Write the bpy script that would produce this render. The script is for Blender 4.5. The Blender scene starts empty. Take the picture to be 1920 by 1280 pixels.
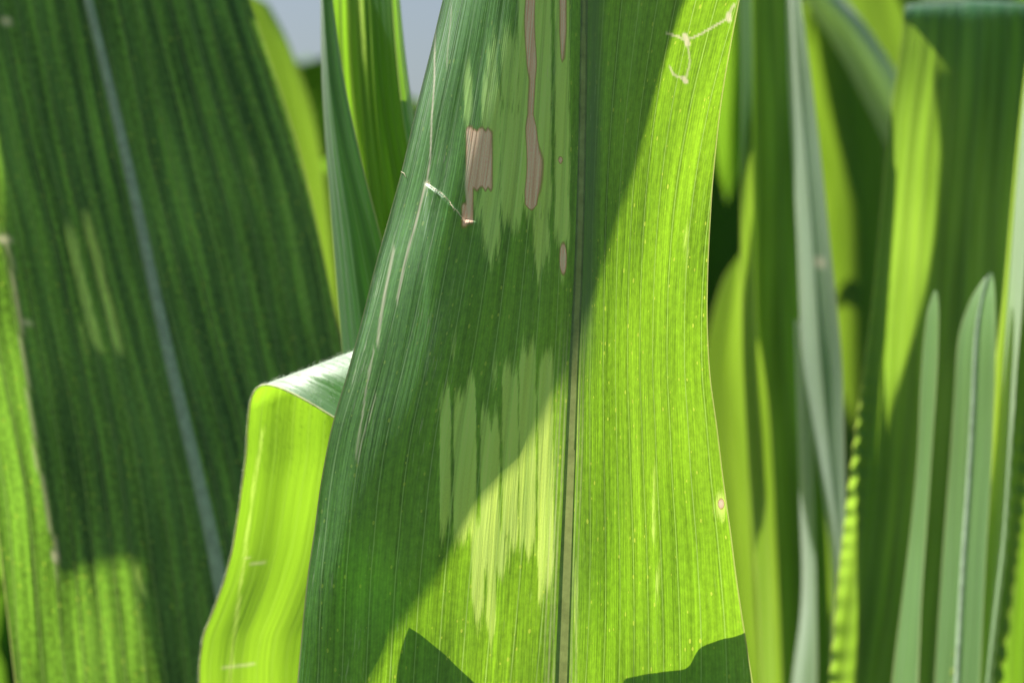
import bpy, math, random
import numpy as np
from mathutils import Vector

random.seed(7)
rng = np.random.default_rng(7)
SC = bpy.context.scene
COL = SC.collection

# ------------------------------------------------------------------ camera
LENS, SENSOR, FOCUS, FSTOP = 85.0, 36.0, 0.505, 15.0
CAM_Z = 1.30
cam = bpy.data.cameras.new('camera')
cam.lens, cam.sensor_width = LENS, SENSOR
cam.clip_start, cam.clip_end = 0.01, 500.0
cam.dof.use_dof = True
cam.dof.focus_distance = FOCUS
cam.dof.aperture_fstop = FSTOP
cam_o = bpy.data.objects.new('camera', cam)
cam_o.location = (0, 0, CAM_Z)
cam_o.rotation_euler = (math.radians(90), 0, 0)
COL.objects.link(cam_o)
SC.camera = cam_o

# ------------------------------------------------------------------ light
LS = np.array([-0.48, 0.27, 0.835]); LS /= np.linalg.norm(LS)      # towards the sun
w = bpy.data.worlds.new('World'); SC.world = w; w.use_nodes = True
nt = w.node_tree
bg = nt.nodes['Background']
sky = nt.nodes.new('ShaderNodeTexSky'); sky.sky_type = 'NISHITA'; sky.sun_disc = False
sky.sun_elevation = math.asin(LS[2]); sky.sun_rotation = math.atan2(LS[0], LS[1])
sky.air_density = 1.0; sky.dust_density = 3.0; sky.ozone_density = 1.0
nt.links.new(sky.outputs[0], bg.inputs[0]); bg.inputs[1].default_value = 0.05
sun = bpy.data.lights.new('sun', 'SUN'); sun.energy = 5.0; sun.angle = math.radians(0.4)
sun.color = (1.0, 0.95, 0.86)
sun_o = bpy.data.objects.new('sun', sun); COL.objects.link(sun_o)
sun_o.rotation_euler = Vector(LS).to_track_quat('Z', 'Y').to_euler()
sun_o.location = (-2, 2, 5)
SC.view_settings.view_transform = 'Standard'
SC.view_settings.look = 'None'
SC.view_settings.exposure = 1.15
SC.view_settings.gamma = 1.0
SC.cycles.use_denoising = True
SC.cycles.max_bounces = 5
SC.cycles.diffuse_bounces = 3
SC.cycles.transmission_bounces = 3
SC.cycles.sample_clamp_indirect = 6.0

# ------------------------------------------------------------------ geometry helpers
KX = SENSOR / LENS / 1920.0          # metres per reference unit at distance 1


def P(x, y, d):
    """a point d metres in front of the viewpoint, on the line through (x, y)"""
    return np.array([(x - 960) * KX * d, d, CAM_Z + (640 - y) * KX * d])


def proj(v):
    d = v[..., 1]
    return np.stack([v[..., 0] / (KX * d) + 960, 640 - (v[..., 2] - CAM_Z) / (KX * d)], -1)


def spline(pts, n):
    """Catmull-Rom through pts (k,3) sampled at n rows"""
    pts = np.asarray(pts, float)
    k = len(pts)
    if k == 2:
        t = np.linspace(0, 1, n)[:, None]
        return pts[0] * (1 - t) + pts[1] * t
    ext = np.vstack([2 * pts[0] - pts[1], pts, 2 * pts[-1] - pts[-2]])
    t = np.linspace(0, k - 1, n)
    i = np.minimum(t.astype(int), k - 2)
    f = (t - i)[:, None]
    p0, p1, p2, p3 = ext[i], ext[i + 1], ext[i + 2], ext[i + 3]
    return 0.5 * (2 * p1 + (p2 - p0) * f + (2 * p0 - 5 * p1 + 4 * p2 - p3) * f ** 2 + (3 * p1 - p0 - 3 * p2 + p3) * f ** 3)


def rail(pts, n):
    return spline([P(*p) for p in pts], n)


class Sheet:
    """a grid of points (nv, nu, 3), with u/v lengths in mm"""
    def __init__(self, V, u, vmm=None):
        self.V = V; self.nv, self.nu = V.shape[:2]
        mid = V[:, self.nu // 2]
        seg = np.linalg.norm(np.diff(mid, axis=0), axis=1)
        self.v = np.concatenate([[0], np.cumsum(seg)]) * 1000 if vmm is None else vmm
        self.u = u                                     # -1 .. 1 across
        wl = np.median(np.linalg.norm(np.diff(V[:, u <= 0.0001], axis=1), axis=2).sum(1)) * 1000
        wr = np.median(np.linalg.norm(np.diff(V[:, u >= -0.0001], axis=1), axis=2).sum(1)) * 1000
        self.wl, self.wr = wl, wr
        self.um = np.where(u < 0, u * wl, u * wr)
        self.attr = {}

    def px(self):
        return proj(self.V)

    def at(self, x, y):
        p = self.px().reshape(-1, 2)
        i = np.argmin((p[:, 0] - x) ** 2 + (p[:, 1] - y) ** 2)
        # linear correction in the picture plane
        v = self.V.reshape(-1, 3)[i]
        return P(x, y, v[1])


def ribbon(L, M, R, nv, nu, power=2.0, ruffle=None, corr=0.0, lpower=None):
    Lr, Mr, Rr = rail(L, nv), rail(M, nv), rail(R, nv)
    u = np.linspace(-1, 1, nu)
    V = np.zeros((nv, nu, 3))
    for j, uu in enumerate(u):
        E = Lr if uu < 0 else Rr
        a = abs(uu)
        pw = power if (uu >= 0 or lpower is None) else lpower
        q = Mr + (E - Mr) * a
        q[:, 1] = Mr[:, 1] + (E[:, 1] - Mr[:, 1]) * a ** pw
        V[:, j] = q
    if ruffle:
        amp, wl, ph = ruffle
        s = np.linalg.norm(np.diff(Mr, axis=0), axis=1); s = np.concatenate([[0], np.cumsum(s)])
        for j, uu in enumerate(u):
            wander = 2.2 * np.sin(s * 61.0 + ph) + 1.3 * np.sin(s * 143.0)
            grow = sstep(0.35, 0.7, s / s[-1]) * (0.7 + 0.4 * np.sin(s * 95.0 + 2))
            V[:, j, 1] += amp * grow * abs(uu) ** 9 * np.sin(s / wl * 2 * math.pi + wander + (1.7 if uu > 0 else 0))
    if corr:
        V[:, :, 1] += corr * np.sin(u * 37.0)[None, :] + corr * .7 * np.sin(u * 61.0 + 1)[None, :]
    return Sheet(V, u)


def make_mesh(name, verts, faces, smooth=True):
    me = bpy.data.meshes.new(name)
    me.from_pydata([tuple(v) for v in verts], [], faces)
    if smooth:
        me.polygons.foreach_set('use_smooth', [True] * len(me.polygons))
    me.update()
    return me


def link(name, me, mat, parent=None):
    o = bpy.data.objects.new(name, me)
    if me is not None and mat is not None:
        me.materials.append(mat)
    COL.objects.link(o)
    if parent is not None:
        o.parent = parent
        o.matrix_parent_inverse = parent.matrix_basis.inverted()
    return o


def rib_sheet(sh, half, proud, face=-1.0):
    """midrib as a sheet of its own bridging the gap left in the blade; half = half width in mm (scalar or per row)"""
    nv = sh.nv; half = np.broadcast_to(np.asarray(half, float), (nv,))
    n = 9; V = np.zeros((nv, n, 3)); s = np.linspace(-1, 1, n)
    for i in range(nv):
        for c in range(3):
            V[i, :, c] = np.interp(s * half[i], sh.um, sh.V[i, :, c])
    T = np.gradient(V[:, n // 2], axis=0); S = V[:, -1] - V[:, 0]
    N = np.cross(T, S); N /= np.linalg.norm(N, axis=1)[:, None] + 1e-12
    N *= np.sign(N[:, 1:2]) * -1                       # towards the eye's side
    V += N[:, None, :] * (proud * (1 - s ** 2) ** 0.8 + 0.00003)[None, :, None]
    r = Sheet(V, s, sh.v)
    r.attr = {'edge': np.full((nv, n), 9.0)}
    return r


def sheet_obj(name, sh, mat, parent=None, gap=None):
    nv, nu = sh.nv, sh.nu
    me = bpy.data.meshes.new(name)
    verts = sh.V.reshape(-1, 3)
    idx = np.arange(nv * nu).reshape(nv, nu)
    f = np.stack([idx[:-1, :-1], idx[:-1, 1:], idx[1:, 1:], idx[1:, :-1]], -1)
    if gap is not None:                                # the blade stops at the midrib's flanks
        keep = ~((np.abs(sh.um[:-1])[None, :] < np.asarray(gap)[:-1, None]) & (np.abs(sh.um[1:])[None, :] < np.asarray(gap)[:-1, None]))
        f = f[keep]
    f = f.reshape(-1, 4)
    me.from_pydata(verts.tolist(), [], f.tolist())
    me.polygons.foreach_set('use_smooth', np.ones(len(f), bool))
    uvl = me.uv_layers.new(name='UVMap')
    U = np.broadcast_to(sh.um[None, :], (nv, nu)); Vv = np.broadcast_to(sh.v[:, None], (nv, nu))
    U = getattr(sh, 'U2', U)
    uv = np.stack([U, Vv], -1).reshape(-1, 2)
    uvl.data.foreach_set('uv', uv[f.reshape(-1)].astype(np.float32).reshape(-1))
    edge = np.minimum((sh.u + 1) * sh.wl, (1 - sh.u) * sh.wr)
    A = dict(sh.attr); A.setdefault('edge', np.broadcast_to(edge[None, :], (nv, nu)))
    for k, a in A.items():
        at = me.attributes.new(k, 'FLOAT', 'POINT')
        at.data.foreach_set('value', np.ascontiguousarray(a, dtype=np.float32).reshape(-1))
    me.update()
    return link(name, me, mat, parent)


def tube(path, rad, sides=8, flat=1.0, toward=None):
    """tapered tube through path (n,3); rad scalar or (n,)"""
    path = np.asarray(path); n = len(path)
    rad = np.broadcast_to(np.asarray(rad, float), (n,))
    T = np.gradient(path, axis=0); T /= np.linalg.norm(T, axis=1)[:, None] + 1e-12
    vs, fs = [], []
    up = np.array([0.0, 1.0, 0.0]) if toward is None else np.asarray(toward, float)
    for i in range(n):
        a = np.cross(T[i], up); a /= np.linalg.norm(a) + 1e-12
        b = np.cross(a, T[i])
        for k in range(sides):
            an = 2 * math.pi * k / sides
            vs.append(path[i] + rad[i] * (a * math.cos(an) + b * flat * math.sin(an)))
    for i in range(n - 1):
        for k in range(sides):
            k2 = (k + 1) % sides
            fs.append((i * sides + k, i * sides + k2, (i + 1) * sides + k2, (i + 1) * sides + k))
    fs.append(tuple(range(sides - 1, -1, -1))); fs.append(tuple((n - 1) * sides + k for k in range(sides)))
    return vs, fs


def tube_obj(name, path, rad, mat, parent=None, sides=8, flat=1.0):
    v, f = tube(path, rad, sides, flat)
    return link(name, make_mesh(name, v, f), mat, parent)


def thing(name, loc, label, cat, group=None):
    o = bpy.data.objects.new(name, None); COL.objects.link(o)
    o.location = tuple(loc); o.empty_display_size = 0.01
    tag(o, label, cat, group)
    return o


def tag(o, label, cat, group=None):
    o['label'] = label; o['category'] = cat
    if group: o['group'] = group


def sstep(a, b, x):
    t = np.clip((x - a) / (b - a), 0, 1)
    return t * t * (3 - 2 * t)


# ------------------------------------------------------------------ materials
class NG:
    def __init__(self, mat):
        mat.use_nodes = True
        self.t = mat.node_tree; self.t.nodes.clear()
        self.out = self.t.nodes.new('ShaderNodeOutputMaterial')

    def n(self, typ, **kw):
        o = self.t.nodes.new(typ)
        for k, v in kw.items():
            setattr(o, k, v)
        return o

    def put(self, sock, v):
        if hasattr(v, 'is_linked') or isinstance(v, bpy.types.NodeSocket):
            self.t.links.new(v, sock)
        else:
            sock.default_value = v

    def m(self, op, a, b=0.0, c=0.0, clamp=False):
        o = self.n('ShaderNodeMath', operation=op, use_clamp=clamp)
        self.put(o.inputs[0], a); self.put(o.inputs[1], b); self.put(o.inputs[2], c)
        return o.outputs[0]

    def ramp(self, x, a, b):
        """smoothstep a..b (a may exceed b)"""
        o = self.n('ShaderNodeMapRange', interpolation_type='SMOOTHSTEP')
        self.put(o.inputs[0], x)
        if a < b:
            vals = (a, b, 0, 1)
        else:
            vals = (b, a, 1, 0)
        for i, v in enumerate(vals):
            o.inputs[1 + i].default_value = v
        return o.outputs[0]

    def lin(self, x, a, b, c, d):
        o = self.n('ShaderNodeMapRange'); self.put(o.inputs[0], x)
        for i, v in enumerate((a, b, c, d)):
            o.inputs[1 + i].default_value = v
        return o.outputs[0]

    def mix(self, f, a, b):
        o = self.n('ShaderNodeMix', data_type='RGBA')
        self.put(o.inputs[0], f)
        for s, v in ((o.inputs[6], a), (o.inputs[7], b)):
            if isinstance(v, tuple):
                s.default_value = (*v, 1.0)
            else:
                self.t.links.new(v, s)
        return o.outputs[2]

    def scale(self, col, f):
        o = self.n('ShaderNodeVectorMath', operation='SCALE')
        self.put(o.inputs[0], col); self.put(o.inputs[3], f)
        return o.outputs[0]

    def xyz(self, x, y, z=0.0):
        o = self.n('ShaderNodeCombineXYZ')
        self.put(o.inputs[0], x); self.put(o.inputs[1], y); self.put(o.inputs[2], z)
        return o.outputs[0]

    def noise(self, vec, scale=1.0, detail=2.0, rough=0.5, dim='3D'):
        o = self.n('ShaderNodeTexNoise', noise_dimensions=dim); self.put(o.inputs['Vector'], vec)
        o.inputs['Scale'].default_value = scale; o.inputs['Detail'].default_value = detail
        o.inputs['Roughness'].default_value = rough
        return o.outputs[0]

    def attr(self, name):
        return self.n('ShaderNodeAttribute', attribute_name=name).outputs['Fac']


def leaf_material(name, trans=(0.170, 0.325, 0.011), refl=(0.034, 0.110, 0.030), streak=0.35, vein_mm=4.6, seed=0.0,
                  gloss=0.30, rough=0.42, bump=0.5, specks=True, silver=0.0, vein_k=1.0, bands=0.0, band_mm=9.0):
    mat = bpy.data.materials.new(name)
    g = NG(mat)
    uv = g.n('ShaderNodeUVMap', uv_map='UVMap').outputs[0]
    sp = g.n('ShaderNodeSeparateXYZ'); g.t.links.new(uv, sp.inputs[0])
    U, V = sp.outputs[0], sp.outputs[1]

    def uvn(a, fu, fv, sd, detail, rough=0.5):
        return g.noise(g.xyz(g.m('MULTIPLY_ADD', a, fu, sd * 7.31 + 50), g.m('MULTIPLY_ADD', V, fv, sd * 3.17 + 20)), 1.0, detail, rough, '2D')
    # primary side veins: thin lines with a slow wander
    wob = uvn(U, 0.02, 0.012, seed, 0.0)
    Uw = g.m('ADD', U, g.m('MULTIPLY', g.m('SUBTRACT', wob, 0.5), 5.0))
    ph = g.m('PINGPONG', g.m('ADD', Uw, 500.0 + 1.3), vein_mm / 2)        # 0 on a vein .. vein/2
    vein = g.ramp(ph, 0.15, 0.03)
    shoulder = g.ramp(ph, 0.9, 0.15)
    flank = g.m('MULTIPLY', g.ramp(ph, 0.75, 0.25), g.ramp(ph, 0.08, 0.22))
    # fine parallel veins
    fph = g.m('PINGPONG', g.m('ADD', Uw, 500.0), 0.31)
    fine = g.ramp(fph, 0.04, 0.30)
    # streaks running along the blade, at three widths
    s1 = uvn(Uw, 0.45, 0.012, seed + 3.1, 2.0, 0.6)
    s2 = uvn(Uw, 1.7, 0.035, seed + 8.7, 2.0, 0.6)
    s3 = uvn(U, 0.055, 0.018, seed + 1.7, 1.0)
    grain = uvn(U, 6.0, 1.6, seed, 2.0, 0.7)
    k = g.m('ADD', g.m('MULTIPLY', g.m('SUBTRACT', s1, 0.5), 1.5), g.m('MULTIPLY', g.m('SUBTRACT', s2, 0.5), 0.9))
    k = g.m('ADD', k, g.m('MULTIPLY', g.m('SUBTRACT', s3, 0.5), 0.9))
    k = g.m('ADD', k, g.m('MULTIPLY', g.m('SUBTRACT', grain, 0.5), 0.5))
    if specks:
        mot = uvn(U, 0.95, 0.55, seed + 13, 2.0, 0.6)
        k = g.m('ADD', k, g.m('MULTIPLY', g.m('SUBTRACT', mot, 0.5), 1.1))
    k = g.m('SUBTRACT', k, g.m('MULTIPLY', flank, 0.30))
    bright = g.m('ADD', 1.0, g.m('MULTIPLY', k, streak * 2.0))
    bright = g.m('MAXIMUM', bright, 0.35)
    bright = g.m('MULTIPLY', bright, g.m('ADD', 0.90, g.m('MULTIPLY', fine, 0.16)))
    if bands:
        bph = g.m('PINGPONG', g.m('ADD', Uw, 500.0 + seed), band_mm / 2)
        bm = g.ramp(g.m('ADD', bph, g.m('MULTIPLY', g.m('SUBTRACT', s1, 0.5), 2.0)), band_mm * .12, band_mm * .38)
        bright = g.m('MULTIPLY', bright, g.lin(bm, 0, 1, 1 - bands, 1 + bands))
    # pale lesions between veins, dead tan tissue, pale scars
    jit = g.m('MULTIPLY', g.m('SUBTRACT', uvn(U, 2.2, 0.16, seed + 5, 3.0, 0.65), 0.5), 1.1)
    pale = g.attr('pale')
    pale = g.ramp(g.m('ADD', pale, g.m('MULTIPLY', jit, g.ramp(pale, 0.02, 0.2))), 0.12, 0.74)
    pale = g.m('MULTIPLY', pale, g.lin(shoulder, 0, 1, 1.0, 0.72))
    tan = g.attr('tan')
    tan = g.ramp(g.m('ADD', tan, g.m('MULTIPLY', jit, g.m('MULTIPLY', g.ramp(tan, 0.02, 0.2), 0.45))), 0.34, 0.66)
    rim = g.m('MULTIPLY', g.ramp(g.attr('tan'), 0.06, 0.40), g.m('SUBTRACT', 1.0, g.ramp(g.attr('tan'), 0.55, 0.98)))
    scar = g.m('MULTIPLY', g.attr('scar'), 1.0, clamp=True)
    rib = g.m('MULTIPLY', g.attr('rib'), 1.0, clamp=True)
    edge = g.attr('edge')
    margin = g.ramp(edge, 0.42, 0.08)
    # yellow flecks
    if specks:
        vo = g.n('ShaderNodeTexVoronoi'); vo.inputs['Scale'].default_value = 1.0
        g.put(vo.inputs['Vector'], g.xyz(g.m('MULTIPLY', Uw, 1.05), g.m('MULTIPLY', V, 0.52), seed))
        sc = g.n('ShaderNodeSeparateColor'); g.t.links.new(vo.outputs['Color'], sc.inputs[0])
        sel = g.m('LESS_THAN', sc.outputs[0], 0.6)
        size = g.m('MULTIPLY', sc.outputs[1], 0.27)
        dd = g.m('SUBTRACT', vo.outputs['Distance'], size)
        fleck = g.m('MULTIPLY', g.m('MULTIPLY', g.ramp(dd, 0.06, -0.05), sel), g.m('MULTIPLY', sc.outputs[2], 0.85))
    else:
        fleck = 0.0
    # transmitted colour
    T = g.mix(g.m('ADD', g.m('MULTIPLY', g.m('SUBTRACT', s3, 0.5), 0.9), 0.35, clamp=True), trans,
              (trans[0] * 1.22, trans[1] * 1.07, trans[2] * 1.5))
    T = g.scale(T, bright)
    T = g.mix(g.m('MULTIPLY', vein, 0.65 * vein_k), T, (0.26, 0.37, 0.09))
    T = g.mix(fleck, T, (0.38, 0.45, 0.05))
    T = g.mix(pale, T, g.scale(g.mix(s2, (0.38, 0.47, 0.06), (0.45, 0.57, 0.13)), g.lin(grain, 0.2, 0.8, 0.86, 1.12)))
    T = g.mix(rib, T, (0.075, 0.13, 0.035))
    T = g.mix(tan, T, g.scale((0.20, 0.13, 0.085), g.lin(s2, 0.2, 0.8, 0.7, 1.3)) if False else g.mix(s2, (0.32, 0.20, 0.15), (0.48, 0.34, 0.26)))
    T = g.mix(g.m('MULTIPLY', rim, 0.6), T, (0.24, 0.17, 0.045))
    T = g.mix(scar, T, (0.42, 0.38, 0.24))
    T = g.mix(g.m('MULTIPLY', margin, 0.8), T, (0.30, 0.30, 0.10))
    # reflected colour
    rb = g.m('ADD', 1.0, g.m('MULTIPLY', k, streak * 1.3)); rb = g.m('MAXIMUM', rb, 0.4)
    R = g.scale(g.mix(s3, refl, (refl[0] * 0.9, refl[1] * 0.92, refl[2] * 1.3)), rb)
    R = g.mix(g.m('MULTIPLY', vein, 0.7 * vein_k), R, (0.19, 0.28, 0.16))
    R = g.mix(g.m('MULTIPLY', fleck, 0.8), R, (0.15, 0.23, 0.06))
    R = g.mix(pale, R, g.scale(g.mix(s2, (0.27, 0.47, 0.14), (0.36, 0.57, 0.21)), g.lin(s1, 0.25, 0.75, 0.72, 1.18)))
    R = g.mix(rib, R, (0.065, 0.125, 0.075))
    R = g.mix(tan, R, g.scale(g.mix(g.ramp(s2, 0.32, 0.62), (0.62, 0.40, 0.29), (0.86, 0.63, 0.49)), g.lin(grain, 0.25, 0.75, 0.8, 1.2)))
    if silver:
        sv = uvn(U, 2.4, 0.11, seed + 21, 3.0, 0.7)
        sv2 = uvn(U, 0.16, 0.03, seed + 31, 1.0)
        svm = g.m('MULTIPLY', g.ramp(sv, 0.60, 0.74), g.ramp(sv2, 0.50, 0.64))
        R = g.mix(g.m('MULTIPLY', svm, silver), R, (0.36, 0.38, 0.29))
    R = g.mix(g.m('MULTIPLY', rim, 0.6), R, (0.21, 0.135, 0.055))
    R = g.mix(scar, R, (0.55, 0.50, 0.40))
    R = g.mix(g.m('MULTIPLY', margin, 0.75), R, (0.34, 0.33, 0.17))
    # relief: veins proud, corrugation between them, grain
    bph0 = g.m('PINGPONG', g.m('ADD', U, 500.0 + 1.3), vein_mm / 2)
    h = g.m('MULTIPLY', g.ramp(bph0, 0.9, 0.15), 0.10)
    h = g.m('ADD', h, g.m('MULTIPLY', g.m('PINGPONG', g.m('ADD', U, 500.0), 0.31), -0.11))
    h = g.m('ADD', h, g.m('MULTIPLY', uvn(U, 0.9, 0.03, seed + 8.7, 3.0, 0.6), 0.55))
    bp = g.n('ShaderNodeBump'); bp.inputs['Strength'].default_value = bump; bp.inputs['Distance'].default_value = 0.001
    g.put(bp.inputs['Height'], h)
    N = bp.outputs[0]
    df = g.n('ShaderNodeBsdfDiffuse'); g.put(df.inputs['Color'], R); g.put(df.inputs['Normal'], N); df.inputs['Roughness'].default_value = 0.3
    tr = g.n('ShaderNodeBsdfTranslucent'); g.put(tr.inputs['Color'], T)
    g.put(tr.inputs['Normal'], N)
    ad = g.n('ShaderNodeAddShader'); g.t.links.new(df.outputs[0], ad.inputs[0]); g.t.links.new(tr.outputs[0], ad.inputs[1])
    gl = g.n('ShaderNodeBsdfGlossy'); gl.inputs['Roughness'].default_value = rough
    gl.inputs['Color'].default_value = (0.92, 0.96, 0.95, 1); g.put(gl.inputs['Normal'], N)
    lw = g.n('ShaderNodeLayerWeight'); lw.inputs['Blend'].default_value = 0.5; g.put(lw.inputs['Normal'], N)
    fres = g.m('MULTIPLY_ADD', g.m('POWER', lw.outputs['Facing'], 4.5), 0.95, 0.03)
    fac = g.m('MULTIPLY', fres, gloss * 2.0, clamp=True)
    fac = g.m('MULTIPLY', fac, g.m('SUBTRACT', 1.0, g.m('MULTIPLY', tan, 0.8)))
    mx = g.n('ShaderNodeMixShader'); g.put(mx.inputs[0], fac)
    g.t.links.new(ad.outputs[0], mx.inputs[1]); g.t.links.new(gl.outputs[0], mx.inputs[2])
    g.t.links.new(mx.outputs[0], g.out.inputs[0])
    return mat


def plain_material(name, refl, trans=None, rough=0.5, gloss=0.2, noise_scale=400.0, var=0.25):
    mat = bpy.data.materials.new(name); g = NG(mat)
    tc = g.n('ShaderNodeTexCoord').outputs['Object']
    no = g.noise(tc, noise_scale, 3.0, 0.6)
    f = g.lin(no, 0.25, 0.75, 1 - var, 1 + var)
    df = g.n('ShaderNodeBsdfDiffuse'); g.put(df.inputs['Color'], g.scale(g.mix(0.0, refl, refl), f))
    last = df.outputs[0]
    if trans:
        tr = g.n('ShaderNodeBsdfTranslucent'); g.put(tr.inputs['Color'], g.scale(g.mix(0.0, trans, trans), f))
        ad = g.n('ShaderNodeAddShader'); g.t.links.new(last, ad.inputs[0]); g.t.links.new(tr.outputs[0], ad.inputs[1]); last = ad.outputs[0]
    if gloss:
        gl = g.n('ShaderNodeBsdfGlossy'); gl.inputs['Roughness'].default_value = rough
        lw = g.n('ShaderNodeLayerWeight'); lw.inputs['Blend'].default_value = 0.5
        fr = g.m('MULTIPLY_ADD', g.m('POWER', lw.outputs['Facing'], 4.5), 0.95, 0.03)
        mx = g.n('ShaderNodeMixShader'); g.put(mx.inputs[0], g.m('MULTIPLY', fr, gloss * 2, clamp=True))
        g.t.links.new(last, mx.inputs[1]); g.t.links.new(gl.outputs[0], mx.inputs[2]); last = mx.outputs[0]
    g.t.links.new(last, g.out.inputs[0])
    return mat


M_main = leaf_material('diseased corn leaf', trans=(0.160, 0.31, 0.007), refl=(0.060, 0.160, 0.044), seed=2.0, streak=0.30, silver=0.8, gloss=0.70, rough=0.50, bump=0.40)
M_roll = leaf_material('young corn leaf', trans=(0.165, 0.315, 0.010), refl=(0.05, 0.13, 0.05), seed=11.0, streak=0.13, vein_mm=3.6, gloss=0.45, rough=0.40, bump=0.35, vein_k=0.25, specks=False)
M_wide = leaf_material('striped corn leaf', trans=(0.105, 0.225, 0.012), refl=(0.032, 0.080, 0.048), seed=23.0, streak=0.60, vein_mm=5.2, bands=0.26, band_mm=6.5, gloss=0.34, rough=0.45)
M_fold = leaf_material('folded corn leaf', trans=(0.125, 0.26, 0.010), refl=(0.045, 0.13, 0.04), seed=37.0, streak=0.32, vein_mm=3.2, bands=0.2, band_mm=4.0, gloss=0.70, rough=0.42, specks=False)
M_back = leaf_material('corn leaf', trans=(0.145, 0.255, 0.012), refl=(0.048, 0.115, 0.036), seed=51.0, streak=0.25, vein_mm=4.8, gloss=0.20, rough=0.45, specks=False)
M_dark = leaf_material('deep green corn leaf', trans=(0.15, 0.31, 0.012), refl=(0.036, 0.100, 0.034), seed=64.0, streak=0.32, vein_mm=5.0, bands=0.15, gloss=0.20, rough=0.45, specks=False)
M_right = leaf_material('wavy edged corn leaf', trans=(0.155, 0.27, 0.018), refl=(0.030, 0.098, 0.044), seed=64.0, streak=0.30, vein_mm=5.0, bands=0.15, gloss=0.18, rough=0.45, specks=False)
M_wax = leaf_material('waxy grey green corn leaf', trans=(0.12, 0.22, 0.03), refl=(0.23, 0.31, 0.185), seed=77.0, streak=0.22, vein_mm=4.8, gloss=0.60, rough=0.55, specks=False)
M_lit = leaf_material('sunlit corn leaf', trans=(0.13, 0.25, 0.02), refl=(0.14, 0.24, 0.08), seed=85.0, streak=0.2, vein_mm=4.8, gloss=0.40, rough=0.5, specks=False)  # paler tone puts sunlight into the colour of the two patch blades
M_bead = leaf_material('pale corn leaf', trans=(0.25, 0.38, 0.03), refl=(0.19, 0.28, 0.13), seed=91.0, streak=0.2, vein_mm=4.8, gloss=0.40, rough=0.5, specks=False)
M_rib = plain_material('pale midrib', (0.42, 0.52, 0.42), (0.05, 0.07, 0.03), rough=0.35, gloss=0.5)
M_ribmain = plain_material('fine midrib', (0.14, 0.21, 0.11), (0.17, 0.19, 0.06), rough=0.4, gloss=0.4)
M_dry = plain_material('dead leaf tissue', (0.50, 0.42, 0.31), (0.22, 0.17, 0.10), gloss=0.1)
M_fibre = plain_material('torn fibre', (0.50, 0.45, 0.34), (0.25, 0.22, 0.15), gloss=0.1, noise_scale=900)
M_far = plain_material('far corn leaf', (0.04, 0.095, 0.03), (0.09, 0.19, 0.012), gloss=0.25, noise_scale=8.0)
M_hair = plain_material('leaf hair', (0.65, 0.70, 0.62), (0.25, 0.28, 0.2), gloss=0.5, rough=0.3)

# ------------------------------------------------------------------ ground
def build_ground():
    mat = bpy.data.materials.new('field soil'); g = NG(mat)
    tc = g.n('ShaderNodeTexCoord').outputs['Object']
    a = g.noise(tc, 3.0, 8.0, 0.65); b = g.noise(tc, 40.0, 6.0, 0.7)
    c = g.mix(a, (0.10, 0.068, 0.042), (0.19, 0.135, 0.088))
    c = g.scale(c, g.lin(b, 0.2, 0.8, 0.7, 1.25))
    bp = g.n('ShaderNodeBump'); bp.inputs['Distance'].default_value = 0.03; g.put(bp.inputs['Height'], b)
    pb = g.n('ShaderNodeBsdfDiffuse'); g.put(pb.inputs['Color'], c); g.put(pb.inputs['Normal'], bp.outputs[0])
    g.t.links.new(pb.outputs[0], g.out.inputs[0])
    n = 60
    xs = np.sign(np.linspace(-1, 1, n)) * np.abs(np.linspace(-1, 1, n)) ** 3 * 300
    X, Y = np.meshgrid(xs, xs)
    Z = 0.02 * np.sin(X * 8.0) + rng.normal(0, 0.008, X.shape)
    idx = np.arange(n * n).reshape(n, n)
    f = np.stack([idx[:-1, :-1], idx[:-1, 1:], idx[1:, 1:], idx[1:, :-1]], -1).reshape(-1, 4)
    o = link('ground', make_mesh('ground', np.stack([X, Y, Z], -1).reshape(-1, 3), f.tolist()), mat)
    o['kind'] = 'structure'; o['label'] = 'bare brown soil between the corn rows'
build_ground()

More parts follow.
